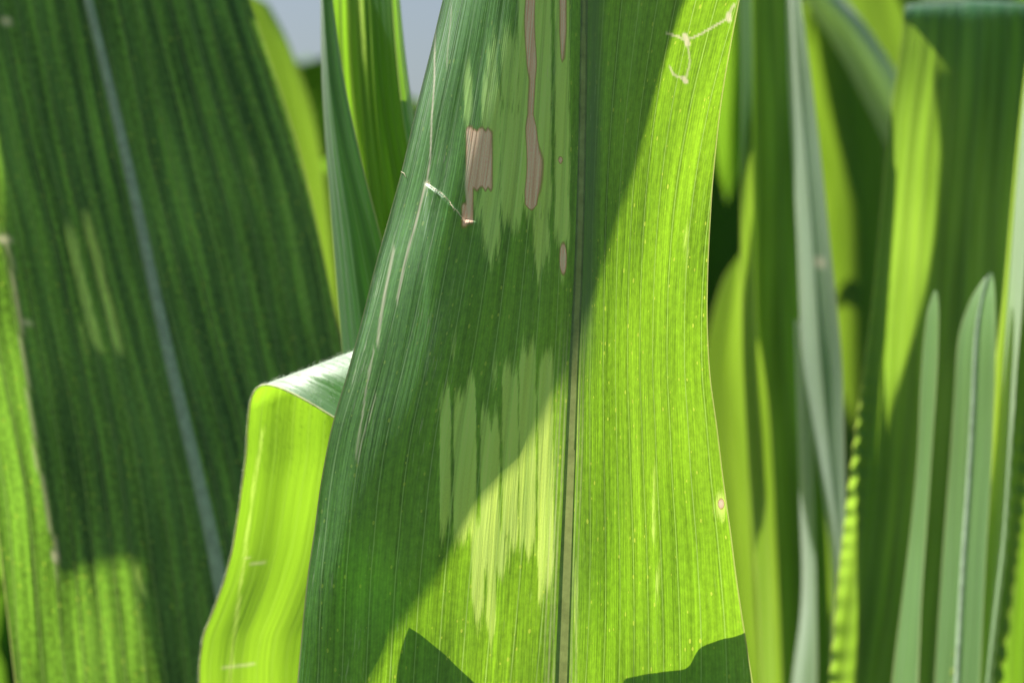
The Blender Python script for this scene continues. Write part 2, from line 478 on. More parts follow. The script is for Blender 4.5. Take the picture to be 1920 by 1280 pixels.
# ------------------------------------------------------------------ the leaf in focus
def build_main():
    ys = [-520, -140, 0, 100, 200, 320, 400, 500, 600, 700, 800, 900, 1000, 1100, 1280, 1440]
    xl = [958, 866, 830, 806, 781, 753, 731, 703, 678, 651, 622, 602, 588, 574, 557, 543]
    xm = [1102, 1096, 1094, 1093, 1092, 1090, 1088, 1085, 1081, 1076, 1072, 1068, 1064, 1060, 1053, 1048]
    xr = [1480, 1415, 1387, 1368, 1352, 1339, 1333, 1328, 1327, 1332, 1345, 1357, 1371, 1384, 1412, 1440]
    lean = math.tan(math.radians(-4.0))
    L, M, R = [], [], []
    for y, a, m, r in zip(ys, xl, xm, xr):
        d = 0.500 + (640 - y) * 1.103e-4 * lean
        L.append((a, y, d + float(np.interp(y, [0, 400, 800, 1200], [.0205, .0195, .0122, .0080])))); M.append((m, y, d)); R.append((r, y, d + 0.0085 * (r - m) / 260.0))
    lp = np.interp(np.interp(np.linspace(0, len(ys) - 1, 420), np.arange(len(ys)), ys), [0, 400, 800, 1200], [2.6, 2.8, 4.0, 6.5])
    sh = ribbon(L, M, R, 420, 321, 2.0, lpower=lp)
    V = sh.V
    px = sh.px(); X, Y = px[..., 0], px[..., 1]
    # gentle puckers, and the torn lip standing proud of the blade above it
    U = np.broadcast_to(sh.um[None, :], X.shape)
    V[..., 1] += 0.00003 * np.sin(U * 1.36 + 0.4) + 0.0004 * np.sin(U * 0.35 + Y * 0.004) * np.sin(Y * 0.011)
    tl = np.interp(X, [760, 800, 830, 860, 872], [330, 343, 364, 396, 412])
    lip = sstep(0, 6, Y - tl) * np.exp(-np.clip(Y - tl, 0, None) / 130.0) * sstep(792, 806, X) * (1 - sstep(872, 900, X))
    V[..., 1] -= 0.0016 * lip
    # lesions: (x0, x1, y0, y1, strength)
    pale = np.zeros_like(X)
    jag = np.interp(X, np.arange(400, 1600, 5), rng.normal(0, 1, 240))
    jag2 = np.interp(X, np.arange(400, 1600, 10), rng.normal(0, 1, 120))

    def stripe(x0, x1, y0, y1, k=1.0, sx=3.5, sy=44.0, j=12.0):
        nonlocal pale
        yy0 = y0 + jag * j * .6 + jag2 * j; yy1 = y1 + jag2 * j * 1.5 + jag * j
        m = sstep(x0 - sx, x0 + sx, X) * (1 - sstep(x1 - sx, x1 + sx, X)) * sstep(yy0 - sy, yy0 + sy, Y) * (1 - sstep(yy1 - sy, yy1 + sy, Y))
        pale = np.maximum(pale, m * k)
    for s in [(825, 845, 728, 985), (851, 893, 742, 1010), (874, 892, 716, 900), (884, 908, 960, 1150, .8), (901, 936, 778, 1070),
              (910, 946, 980, 1070), (912, 930, 1050, 1180, .8), (942, 971, 680, 1000), (974, 1004, 655, 1030), (1009, 1037, 668, 1090),
              (946, 958, 1000, 1045, .8), (923, 933, 668, 720, .6), (845, 858, 612, 645, .5), (1012, 1028, 1080, 1115, .7),
              (870, 885, 130, 245, .9), (904, 938, 150, 465, .95), (938, 984, 190, 400, 1.0), (940, 974, 50, 210, .75), (912, 932, 60, 170, .6),
              (972, 1033, -160, 400, 1.0), (1000, 1030, 380, 490, .9), (1041, 1067, -160, 480, .95), (1050, 1062, 470, 530, .9), (883, 908, 345, 400, .7),
              (905, 925, 380, 450, .75), (1281, 1292, 420, 520, .45), (1222, 1230, 860, 1010, .45), (1228, 1238, 1040, 1120, .4), (1079, 1086, 700, 860, .5), (1076, 1084, 1060, 1220, .55)]:
        stripe(*s, **(dict(sx=6.5, sy=52.0) if s[2] < 500 else {}))
    pale = np.maximum(pale, 0.8 * np.exp(-(((X - 1352) / 14) ** 2 + ((Y - 946) / 26) ** 2)))
    tan = np.zeros_like(X)

    def dead(x0, x1, y0, y1, sx=4.0, sy=7.0):
        nonlocal tan
        yy0, yy1 = y0 + jag * 3, y1 + jag * 4
        m = sstep(x0 - sx, x0 + sx, X) * (1 - sstep(x1 - sx, x1 + sx, X)) * sstep(yy0 - sy, yy0 + sy, Y) * (1 - sstep(yy1 - sy, yy1 + sy, Y))
        tan = np.maximum(tan, m)
    dead(882, 923, 243, 354); dead(874, 887, 240, 422, 2.5, 8); dead(866, 876, 380, 424)
    tan[(X < 884) & (Y > 250)] *= 1.0
    wid = np.interp(Y, [-160, 0, 60, 120, 150, 215, 240, 300, 360, 384, 400], [20, 18, 20, 20, 11, 9, 22, 30, 32, 24, -14])
    cx = np.interp(Y, [-160, 0, 150, 220, 300, 390], [992, 994, 996, 997, 1001, 998])
    tan = np.maximum(tan, 1 - sstep(-4, 4, np.abs(X - cx + 2.5 * np.sin(Y * .035) + 1.5 * jag2) - wid / 2))
    wid = np.interp(Y, [-160, 60, 110, 135], [12, 12, 5, -14]); tan = np.maximum(tan, 1 - sstep(-4, 4, np.abs(X - 1055 + jag) - wid / 2))
    for cx0, cy0, rx, ry in ((1056, 485, 7, 31), (1051, 300, 4, 6), (1352, 944, 6, 10)):
        tan = np.maximum(tan, 1 - sstep(0.7, 1.2, np.sqrt(((X - cx0) / rx) ** 2 + ((Y - cy0) / ry) ** 2)))
    scar = 0.9 * (1 - sstep(0.3, 1.0, np.sqrt(((X - 1056) / 3) ** 2 + ((Y - 487) / 15) ** 2)))
    scar = np.maximum(scar, .7 * (1 - sstep(1, 4, np.abs(X - 877 - 3 * np.sin(Y * .05)))) * sstep(240, 260, Y) * (1 - sstep(400, 424, Y)))
    scar = np.maximum(scar, .8 * (1 - sstep(0.3, 1.0, np.sqrt(((X - 1352) / 4) ** 2 + ((Y - 943) / 6) ** 2))))
    # long dry scratch lines on the rolled back side
    for pts, wd, st in (([(818, 0), (814, 150), (806, 300), (800, 345)], 2.2, .8), ([(797, 350), (776, 430), (757, 500), (745, 560)], 2.6, .75),
                        ([(738, 470), (722, 545), (708, 640)], 4.0, .55), ([(700, 660), (685, 740), (668, 850)], 2.4, .5),
                        ([(704, 745), (683, 810), (672, 860)], 2, .55), ([(846, 20), (838, 120)], 2, .35)):
        pp = np.array(pts); xx = np.interp(Y, pp[:, 1], pp[:, 0]) + 0.5 * np.sin(Y * .05)
        scar = np.maximum(scar, st * (1 - sstep(wd * .3, wd, np.abs(X - xx))) * sstep(pp[0, 1] - 20, pp[0, 1] + 5, Y) * (1 - sstep(pp[-1, 1] - 5, pp[-1, 1] + 20, Y)))
    def thread(pts, wd, st):
        nonlocal scar
        q = spline(np.array([(x, y, 0) for x, y in pts], float), 60)[:, :2] + rng.normal(0, .5, (60, 2))
        near = np.where((X > q[:, 0].min() - 9) & (X < q[:, 0].max() + 9) & (Y > q[:, 1].min() - 9) & (Y < q[:, 1].max() + 9))
        pp = np.stack([X[near], Y[near]], -1)
        dmin = np.sqrt(((pp[:, None, :] - q[None]) ** 2).sum(-1)).min(1)
        scar[near] = np.maximum(scar[near], st * (1 - sstep(wd * .5, wd * 1.6, dmin)))
    for pts, wd, st in (([(1251, 63), (1268, 68), (1288, 74), (1310, 66), (1335, 52), (1352, 42), (1368, 33)], 2.0, .75), ([(1288, 74), (1291, 95), (1293, 120), (1288, 140), (1284, 152)], 1.8, .5),
                        ([(1256, 125), (1264, 140), (1275, 145), (1286, 152)], 1.8, .6), ([(1366, 34), (1371, 18), (1376, 10)], 2.2, .6), ([(1284, 66), (1288, 76), (1290, 84)], 4, .9),
                        ([(1366, 28), (1367, 38)], 4, .9), ([(1282, 146), (1286, 153)], 3.5, .9)):
        thread(pts, wd, st)
    rib = 0.8 * np.exp(-((U - 2.4) / 1.9) ** 2) * (1 - 0.85 * sstep(560, 760, Y)) + 0.35 * np.exp(-((U + 0.1) / 1.1) ** 2)
    for uo, st in ((-3.3, .30), (-2.5, .42), (-1.7, .38), (1.5, .32), (2.3, .22)):
        scar = np.maximum(scar, st * (1 - sstep(.05, .22, np.abs(U - uo + .12 * np.sin(Y * .013)))) * sstep(520, 760, Y))
    sh.attr = dict(pale=pale, tan=tan, scar=scar, rib=rib)
    sh.U2 = U + 0.075 * sh.v[:, None] * sstep(0, 24, U)          # side veins leave the midrib at a slant
    root = thing('corn_leaf', P(1050, 1440, 0.49), 'large green corn leaf with tan dead patches, pale streaks and a torn lip', 'corn leaf', 'upright corn leaves')
    hw = np.linspace(0.55, 0.95, sh.nv)
    sheet_obj('blade', sh, M_main, root, gap=hw)
    sheet_obj('midrib', rib_sheet(sh, hw + 0.32, 0.00003), M_ribmain, root)
    # ragged torn lip and thread-like scars
    def on(x, y, lift=0.0003):
        q = sh.at(x, y); q[1] -= lift; return q
    pts = [(798, 341), (806, 346), (815, 356), (824, 360), (834, 369), (843, 378), (850, 390), (858, 397), (866, 409), (874, 414)]
    base = spline([on(x, y, 0.0012) for x, y in pts], 90)
    for lo, hi, r in ((0, 90, .00005), (4, 30, .00006), (22, 55, .00006), (48, 74, .00007), (66, 90, .00008)):
        path = base[lo:hi] + rng.normal(0, 0.00005, (hi - lo, 3))
        taper = np.sin(np.linspace(0.15, math.pi - 0.15, hi - lo))
        tube_obj('torn_edge', path, r * (0.35 + 0.9 * rng.random(hi - lo)) * taper, M_fibre, root, 5)
    for k in range(26):
        i = int(rng.integers(2, 88)); q = base[i]
        d = np.array([rng.normal(0, .5), -.2, rng.normal(-.3, .8)]); d /= np.linalg.norm(d)
        ln = rng.uniform(.0002, .0007)
        tube_obj('fibre', [q, q + d * ln * .5 + rng.normal(0, .00004, 3), q + d * ln], [.00005, .00004, .00001], M_fibre, root, 4)
    tube_obj('torn_edge', spline([on(752, 322, .0002), on(758, 326, .0004), on(761, 333, .0004)], 12), 0.00008, M_fibre, root, 6)
    return sh

main = build_main()

# ------------------------------------------------------------------ the rolled leaf beside it
def build_roll():
    D0 = 0.565
    ease = 66.0
    ang = math.radians(20.6)
    e = np.array([math.cos(ang), -math.sin(ang)]); nrm = np.array([-math.sin(ang), -math.cos(ang)])
    PHI = math.radians(141)
    hs = np.linspace(0, 700, 1401); ph = PHI * (1 - np.exp(-hs / ease)); dh = hs[1]
    rise = np.concatenate([[0], np.cumsum(np.cos(ph[:-1]) * dh)]); fwd = np.concatenate([[0], np.cumsum(np.sin(ph[:-1]) * dh)])
    A = np.array([492.0, 722.0]) - nrm * rise.max()
    ly = [420, 560, 640, 700, 760, 800, 850, 900, 960, 1030, 1090, 1150, 1190, 1240, 1280, 1450]
    lx = [522, 500, 487, 478, 468, 464, 462, 455, 447, 436, 420, 398, 381, 374, 373, 370]
    nv, nu = 380, 150
    Yr = np.linspace(1450, 400, nv)
    V = np.zeros((nv, nu, 3)); flat = np.zeros((nv, nu, 2))
    u = np.linspace(-1, 1, nu)
    from_left = np.interp(Yr, ly, lx)
    k = np.ones(9) / 9
    pad = np.concatenate([np.repeat(from_left[0], 4), from_left, np.repeat(from_left[-1], 4)])
    from_left = np.convolve(pad, k, 'valid')
    for i, y in enumerate(Yr):
        l = from_left[i]; rr = l + 340
        x = l + (rr - l) * (u + 1) / 2
        p = np.stack([x, np.full(nu, y)], -1)
        h = (p - A) @ nrm; s = (p - A) @ e
        hh = np.where(h < 0, h, np.interp(h, hs, rise))
        dd = np.where(h < 0, 0, -np.interp(h, hs, fwd))
        q = A + s[:, None] * e + hh[:, None] * nrm
        scale = KX * D0
        D = D0 + dd * scale + 0.10 * (q[:, 0] - 560) * scale + 0.28 * np.maximum(q[:, 1] - 700, -60) * scale
        D = D + 0.0006 * np.sin((x - l) * 0.055) + 0.0006 * np.sin(y * 0.017 + x * .006) * sstep(760, 900, y)
        for j in range(nu):
            V[i, j] = P(q[j, 0], q[j, 1], D[j])
    seg = np.linspace(0, (1450 - 400) * KX * D0 * 1000, nv)
    sh = Sheet(V, u, seg)
    px = sh.px(); X, Y = px[..., 0], px[..., 1]
    scar = np.zeros_like(X)
    for (x0, x1, y, wd) in ((468, 498, 1057, 3), (416, 478, 1251, 3), (458, 470, 1046, 2)):
        scar = np.maximum(scar, .38 * (1 - sstep(wd * .4, wd * 1.4, np.abs(Y - y + 0.12 * (X - x0)))) * sstep(x0 - 4, x0 + 4, X) * (1 - sstep(x1 - 4, x1 + 4, X)))
    pale = np.zeros_like(X)
    xx = np.interp(Y, [760, 900, 1100, 1280], [500, 478, 450, 430])
    pale = np.maximum(pale, .40 * (1 - sstep(2, 8, np.abs(X - xx))) * sstep(780, 820, Y))
    sh.attr = dict(scar=scar, pale=pale)
    root = thing('corn_leaf', V[0, nu // 2], 'short bright yellow green leaf folded over at its top beside the torn leaf', 'corn leaf', 'upright corn leaves')
    sheet_obj('blade', sh, M_roll, root)
    # margin bead
    path = V[::3, 0].copy()
    tube_obj('margin', path, 0.00022, M_hairmargin, root, 6)
    # fine hairs on the fold, the margin and the flap
    N = np.cross(np.gradient(V, axis=0), np.gradient(V, axis=1)); N /= np.linalg.norm(N, axis=2)[..., None] + 1e-12
    if N[30, 70] @ np.array([0, 1, 0]) < 0:
        N = -N                                        # upper face: away from the eye on the hanging part
    vs, fs = [], []
    def hair(p, d, ln, rad=0.000035):
        d = d / np.linalg.norm(d); a = np.cross(d, [0.3, 1, 0.2]); a /= np.linalg.norm(a); b = np.cross(d, a)
        i0 = len(vs); bend = np.array([rng.normal(0, .25), rng.normal(0, .25), rng.normal(0, .25)])
        for f, rr in ((0, rad), (.55, rad * .8)):
            c = p + d * ln * f + bend * ln * f * f * .6
            for kk in range(3):
                an = kk * 2.094; vs.append(c + rr * (a * math.cos(an) + b * math.sin(an)))
        vs.append(p + d * ln + bend * ln * .6)
        for kk in range(3):
            k2 = (kk + 1) % 3
            fs.append((i0 + kk, i0 + k2, i0 + 3 + k2, i0 + 3 + kk)); fs.append((i0 + 3 + kk, i0 + 3 + k2, i0 + 6))
    cnt = 0
    while cnt < 1500:
        i, j = rng.integers(200, nv - 40), rng.integers(0, 125)
        hair(V[i, j], N[i, j] + rng.normal(0, .35, 3), 0.0004 + 0.0007 * rng.random()); cnt += 1
    for i in range(0, nv - 30):
        for _ in range(2):
            outw = V[i, 0] - V[i, 3]; outw = outw / np.linalg.norm(outw)
            f = rng.random(); hair(V[i, 0] * (1 - f) + V[min(i + 1, nv - 1), 0] * f, outw + rng.normal(0, .45, 3), 0.0003 + 0.0004 * rng.random())
    h = link('hairs', make_mesh('hairs', vs, fs), M_hair, root); h['kind'] = 'stuff'
    return sh

M_hairmargin = plain_material('pale leaf margin', (0.42, 0.45, 0.24), (0.30, 0.34, 0.10), gloss=0.3)
roll = build_roll()

# ------------------------------------------------------------------ general leaf
def leaf(label, L, M, R, mat, nv=90, nu=41, power=2.0, rib=None, ribmat=None, ruffle=None, corr=0.0, paint=None, group='upright corn leaves'):
    sh = ribbon(L, M, R, nv, nu, power, ruffle, corr)
    if paint:
        px = sh.px(); sh.attr = paint(px[..., 0], px[..., 1], sh)
    base = sh.V[-1, nu // 2] if sh.V[-1, nu // 2, 2] < sh.V[0, nu // 2, 2] else sh.V[0, nu // 2]
    root = thing('corn_leaf', base, label, 'corn leaf', group)
    if rib:
        hw = rib * 1000 * np.linspace(0.45, 1.0, sh.nv)
        sheet_obj('blade', sh, mat, root, gap=hw)
        sheet_obj('midrib', rib_sheet(sh, hw + sh.wl / (nu - 1) * 2.0 * 0.6, rib * .75), ribmat or M_rib, root)
    else:
        sheet_obj('blade', sh, mat, root)
    return sh, root


# wide leaf on the left, behind
def paint_wide(X, Y, sh):
    pale = np.zeros_like(X)
    for pts, wd, st in (([(128, 420), (150, 520), (180, 640), (190, 665)], 13, .62), ([(160, 400), (185, 500), (210, 600), (226, 670)], 13, .60), ([(150, 600), (165, 680)], 8, .4),
                        ([(470, 280), (480, 340)], 8, .4), ([(252, 1050), (275, 1130)], 9, .45)):
        pp = np.array(pts); xx = np.interp(Y, pp[:, 1], pp[:, 0])
        pale = np.maximum(pale, st * (1 - sstep(wd * .4, wd * 1.2, np.abs(X - xx))) * sstep(pp[0, 1] - 40, pp[0, 1] + 40, Y) * (1 - sstep(pp[-1, 1] - 30, pp[-1, 1] + 20, Y)))
    xx = np.interp(Y, [430, 640, 820, 1040, 1180], [12, 42, 62, 106, 122])
    scar = .5 * (1 - sstep(1.5, 4.5, np.abs(X - xx + 2 * np.sin(Y * .06)))) * sstep(430, 450, Y) * (1 - sstep(1020, 1120, Y))
    for cx, cy, rx, ry in ((8, 450, 18, 9), (103, 1042, 8, 14), (12, 40, 14, 9), (52, 604, 9, 5)):
        scar = np.maximum(scar, .8 * (1 - sstep(.5, 1.1, np.sqrt(((X - cx) / rx) ** 2 + ((Y - cy) / ry) ** 2))))
    return dict(pale=pale, scar=scar)

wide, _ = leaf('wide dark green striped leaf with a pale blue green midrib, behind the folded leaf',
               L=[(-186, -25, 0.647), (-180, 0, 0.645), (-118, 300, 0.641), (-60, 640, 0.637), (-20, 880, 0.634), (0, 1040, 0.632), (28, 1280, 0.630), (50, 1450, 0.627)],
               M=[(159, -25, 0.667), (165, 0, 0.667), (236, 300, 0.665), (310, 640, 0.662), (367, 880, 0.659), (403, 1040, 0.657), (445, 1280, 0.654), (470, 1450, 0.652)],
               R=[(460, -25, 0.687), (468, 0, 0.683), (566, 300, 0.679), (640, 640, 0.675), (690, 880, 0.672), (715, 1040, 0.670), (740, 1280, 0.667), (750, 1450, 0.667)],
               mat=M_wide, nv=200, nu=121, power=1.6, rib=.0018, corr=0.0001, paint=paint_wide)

# folded leaf standing between the wide leaf and the torn leaf
def build_folded():
    root = thing('corn_leaf', P(720, 760, 0.5800), 'upright leaf with both margins folded forward, just behind the torn leaf', 'corn leaf', 'upright corn leaves')
    bl = ribbon(L=[(611, -28, 0.5830), (612, 0, 0.5830), (618, 200, 0.5830), (634, 400, 0.5830), (652, 640, 0.5830), (670, 800, 0.5830)],
                M=[(678, -28, 0.5950), (680, 0, 0.5950), (690, 200, 0.5950), (705, 400, 0.5950), (720, 640, 0.5950), (735, 800, 0.5950)],
                R=[(739, -28, 0.5860), (742, 0, 0.5860), (762, 200, 0.5860), (800, 400, 0.5860), (830, 640, 0.5860), (850, 800, 0.5860)], nv=120, nu=61, power=1.6, corr=.0001)
    px = bl.px(); X, Y = px[..., 0], px[..., 1]
    xx = np.interp(Y, [-28, 0, 130], [673, 676, 684])
    bl.attr = dict(pale=.55 * (1 - sstep(2, 7, np.abs(X - xx))) * (1 - sstep(90, 170, Y)))
    sheet_obj('blade', bl, M_fold, root)
    f1 = ribbon(L=[(601, -28, 0.5825), (601, 0, 0.5825), (603, 150, 0.5825), (612, 300, 0.5825), (624, 450, 0.5825), (640, 640, 0.5825), (655, 800, 0.5825)],
                M=[(605, -28, 0.5770), (606, 0, 0.5770), (618, 150, 0.5755), (638, 300, 0.5740), (662, 450, 0.5730), (685, 640, 0.5730), (700, 800, 0.5730)],
                R=[(623, -28, 0.5755), (624, 0, 0.5755), (646, 150, 0.5730), (678, 300, 0.5700), (716, 450, 0.5680), (760, 640, 0.5680), (790, 800, 0.5680)], nv=120, nu=41, power=1.3)
    sheet_obj('folded_margin', f1, M_fold, root)
    f2 = ribbon(L=[(731, -28, 0.5775), (734, 0, 0.5775), (742, 100, 0.5775), (754, 210, 0.5775), (766, 280, 0.5775), (790, 400, 0.5775)],
                M=[(739, -28, 0.5795), (742, 0, 0.5795), (750, 100, 0.5795), (763, 210, 0.5795), (775, 280, 0.5795), (800, 400, 0.5795)],
                R=[(747, -28, 0.5855), (750, 0, 0.5855), (760, 100, 0.5855), (775, 210, 0.5855), (788, 280, 0.5855), (815, 400, 0.5855)], nv=60, nu=21, power=1.4)
    sheet_obj('folded_margin', f2, M_fold, root)
    return bl
folded = build_folded()

# ------------------------------------------------------------------ leaves on the right
right, _ = leaf('broad dark leaf arching over at its top, with a yellow green wavy margin',
                L=[(1735, 60, .80), (1712, 12, .775), (1696, 16, .745), (1688, 90, .735), (1664, 260, .722), (1640, 520, .722), (1618, 700, .722), (1595, 880, .722), (1572, 1080, .722), (1555, 1280, .722), (1540, 1450, .722)],
                M=[(1835, 55, .80), (1822, 6, .775), (1815, 10, .755), (1812, 90, .748), (1806, 260, .745), (1795, 520, .745), (1784, 700, .745), (1770, 880, .745), (1752, 1080, .745), (1735, 1280, .745), (1720, 1450, .745)],
                R=[(2010, 70, .81), (2000, 16, .785), (1992, 20, .765), (1988, 95, .76), (1980, 260, .757), (1965, 520, .757), (1950, 700, .757), (1930, 880, .757), (1905, 1080, .757), (1880, 1280, .757), (1865, 1450, .757)],
                mat=M_right, nv=260, nu=71, power=1.4, ruffle=(.0016, .0062, 0.3), corr=.0001)
def turned(rows, base, slope):
    """rails of a blade whose face is turned sideways: rows of (y, left, right)"""
    L, M, R = [], [], []
    for y, a, b in rows:
        hw = (b - a) * KX * base * 0.5 * slope
        L.append((a, y, base + hw)); M.append(((a + b) / 2, y, base)); R.append((b, y, base - hw))
    return dict(L=L, M=M, R=R)


leaf('sunlit patch on the broad arching leaf, built as a narrow pale blade',  # sunlight on the broad leaf, shaped as a separate blade
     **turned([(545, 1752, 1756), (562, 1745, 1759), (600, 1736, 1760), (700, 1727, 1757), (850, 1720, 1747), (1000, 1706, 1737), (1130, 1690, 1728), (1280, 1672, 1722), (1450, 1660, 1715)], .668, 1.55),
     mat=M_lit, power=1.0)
leaf('grey green sunlit patch on the wavy edged leaf, built as a blade with a bluish midrib',  # another sunlit patch given a blade of its own
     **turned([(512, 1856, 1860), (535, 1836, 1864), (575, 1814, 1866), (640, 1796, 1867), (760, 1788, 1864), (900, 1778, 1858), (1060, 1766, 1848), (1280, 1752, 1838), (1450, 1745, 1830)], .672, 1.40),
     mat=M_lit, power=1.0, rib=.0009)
leaf('pale light green leaf with a beaded yellow green margin beside the grey green sunlit patch',
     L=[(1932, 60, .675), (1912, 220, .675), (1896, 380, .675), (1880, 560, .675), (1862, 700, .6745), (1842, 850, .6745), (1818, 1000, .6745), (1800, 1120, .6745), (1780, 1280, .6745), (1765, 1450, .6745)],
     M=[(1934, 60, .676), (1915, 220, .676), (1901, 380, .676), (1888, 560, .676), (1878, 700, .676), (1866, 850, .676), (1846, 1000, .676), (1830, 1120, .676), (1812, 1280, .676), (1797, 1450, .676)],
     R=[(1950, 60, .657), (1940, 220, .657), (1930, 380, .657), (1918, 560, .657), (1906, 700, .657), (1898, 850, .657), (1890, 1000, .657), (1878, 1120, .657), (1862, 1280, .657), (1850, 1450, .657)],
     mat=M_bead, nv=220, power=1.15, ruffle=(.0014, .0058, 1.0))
green_edge, _ = leaf('plain mid green leaf standing behind the leaf with the beaded margin',
     L=[(1905, 400, .79), (1890, 700, .79), (1870, 1000, .79), (1845, 1280, .79), (1830, 1450, .79)],
     M=[(1960, 400, .80), (1950, 700, .80), (1940, 1000, .80), (1930, 1280, .80), (1920, 1450, .80)],
     R=[(2060, 400, .79), (2050, 700, .79), (2040, 1000, .79), (2030, 1280, .79), (2020, 1450, .79)], mat=M_dark)
dark, _ = leaf('narrow dark green leaf standing next to the grey stalk like leaf',
     L=[(1398, -140, .812), (1398, 0, .812), (1402, 300, .812), (1408, 600, .812), (1420, 900, .812), (1436, 1280, .812), (1445, 1450, .812)],
     M=[(1435, -140, .815), (1438, 0, .815), (1448, 300, .815), (1455, 600, .815), (1468, 900, .815), (1485, 1280, .815), (1490, 1450, .815)],
     R=[(1490, -140, .81), (1495, 0, .81), (1505, 300, .81), (1530, 600, .81), (1545, 900, .81), (1560, 1280, .81), (1570, 1450, .81)], mat=M_dark, corr=.0001)
leaf('thin upright yellow green leaf edge beside the narrow dark leaf',
     L=[(1384, -140, .752), (1388, 0, .752), (1390, 150, .752), (1388, 400, .752), (1392, 640, .752), (1402, 850, .752), (1418, 1080, .752), (1428, 1280, .752), (1432, 1450, .752)],
     M=[(1394, -140, .748), (1398, 0, .748), (1400, 150, .749), (1400, 400, .752), (1405, 640, .756), (1418, 850, .758), (1432, 1080, .758), (1440, 1280, .758), (1444, 1450, .758)],
     R=[(1404, -140, .744), (1409, 0, .744), (1411, 150, .746), (1412, 400, .754), (1418, 640, .762), (1432, 850, .766), (1446, 1080, .766), (1452, 1280, .766), (1456, 1450, .766)], mat=M_back, power=1.2)
leaf('slim yellow green blade in front of the foot of the narrow dark leaf',
     L=[(1416, 640, .80), (1420, 760, .80), (1424, 900, .80), (1432, 1080, .80), (1440, 1280, .80), (1446, 1450, .80)],
     M=[(1420, 635, .80), (1430, 760, .803), (1438, 900, .803), (1446, 1080, .803), (1454, 1280, .803), (1460, 1450, .803)],
     R=[(1424, 640, .80), (1440, 760, .807), (1449, 900, .807), (1458, 1080, .807), (1466, 1280, .807), (1472, 1450, .807)], mat=M_back, power=1.1)
leaf('smooth grey green stalk like leaf with a small brown speck',
     L=[(1468, -140, .742), (1474, 0, .742), (1478, 150, .742), (1486, 300, .742), (1494, 450, .742), (1500, 600, .742), (1508, 700, .742), (1530, 850, .742), (1552, 1000, .742), (1560, 1120, .742), (1556, 1280, .742)],
     M=[(1478, -140, .734), (1486, 0, .734), (1498, 150, .733), (1512, 300, .732), (1524, 450, .731), (1534, 600, .730), (1542, 700, .730), (1556, 850, .731), (1569, 1000, .733), (1568, 1120, .735), (1562, 1280, .736)],
     R=[(1492, -140, .731), (1502, 0, .730), (1522, 150, .729), (1540, 300, .727), (1556, 450, .726), (1572, 600, .725), (1580, 700, .725), (1583, 850, .726), (1586, 1000, .729), (1577, 1120, .732), (1568, 1280, .734)], mat=M_wax, power=1.3,
     paint=lambda X, Y, s: dict(scar=(1 - sstep(.5, 1.1, np.sqrt(((X - 1537) / 15) ** 2 + ((Y - 487) / 11) ** 2)))))
leaf('slender dull green blade in the gap under the grey stalk like leaf',
     L=[(1490, 600, .775), (1494, 760, .775), (1500, 950, .775), (1503, 1120, .775), (1485, 1280, .775), (1470, 1450, .775)],
     M=[(1500, 600, .769), (1508, 760, .768), (1514, 950, .767), (1518, 1120, .766), (1510, 1280, .765), (1500, 1450, .765)],
     R=[(1510, 600, .766), (1522, 760, .764), (1527, 950, .763), (1530, 1120, .762), (1532, 1280, .760), (1525, 1450, .76)], mat=M_wax, power=1.2)
leaf('bluish grey leaf slanting down across the gap towards the arching leaf',
     L=[(1420, -120, 1.00), (1500, -10, 1.0), (1560, 80, 1.0), (1615, 180, 1.0), (1665, 280, 1.0), (1720, 400, 1.0)],
     M=[(1440, -150, .985), (1525, -20, .985), (1585, 50, .985), (1640, 140, .985), (1690, 230, .985), (1750, 350, .985)],
     R=[(1470, -180, 1.0), (1550, -40, 1.0), (1610, 30, 1.0), (1665, 110, 1.0), (1720, 200, 1.0), (1790, 320, 1.0)], mat=M_wax)
leaf('brilliant yellow green leaf lit through, above the slanting grey leaf',
     L=[(1520, -260, 1.14), (1545, -100, 1.14), (1580, 60, 1.14), (1640, 200, 1.14)],
     M=[(1600, -260, 1.15), (1625, -100, 1.15), (1650, 60, 1.15), (1690, 200, 1.15)],
     R=[(1700, -260, 1.17), (1720, -100, 1.17), (1730, 60, 1.17), (1740, 200, 1.17)], mat=M_back)
gap, _ = leaf('mid green leaf filling the gap below the slanting grey leaf',
     L=[(1500, -60, 1.22), (1510, 200, 1.22), (1530, 500, 1.22), (1540, 800, 1.22), (1550, 1200, 1.22)],
     M=[(1570, -60, 1.24), (1580, 200, 1.24), (1595, 500, 1.24), (1600, 800, 1.24), (1605, 1200, 1.24)],
     R=[(1650, -60, 1.22), (1660, 200, 1.22), (1665, 500, 1.22), (1670, 800, 1.22), (1680, 1200, 1.22)], mat=M_back)
leaf('blurred yellow green leaf beside the margin of the torn leaf',
     L=[(1392, 470, .95), (1350, 540, .95), (1315, 700, .95), (1315, 900, .95), (1340, 1150, .95), (1380, 1400, .95)],
     M=[(1395, 460, .95), (1375, 540, .95), (1352, 700, .95), (1365, 900, .95), (1385, 1150, .95), (1410, 1400, .95)],
     R=[(1398, 470, .96), (1398, 540, .96), (1400, 700, .96), (1408, 900, .96), (1420, 1150, .96), (1440, 1400, .96)], mat=M_back)
leaf('dim green leaf glimpsed between the torn leaf and the thin yellow green edge',
     L=[(1345, -90, 1.1), (1340, 60, 1.1), (1335, 200, 1.1), (1342, 300, 1.1), (1362, 372, 1.1)],
     M=[(1375, -90, 1.12), (1375, 60, 1.12), (1370, 200, 1.12), (1368, 300, 1.12), (1364, 380, 1.12)],
     R=[(1425, -90, 1.1), (1420, 60, 1.1), (1408, 200, 1.1), (1395, 300, 1.1), (1367, 374, 1.1)], mat=M_dark)
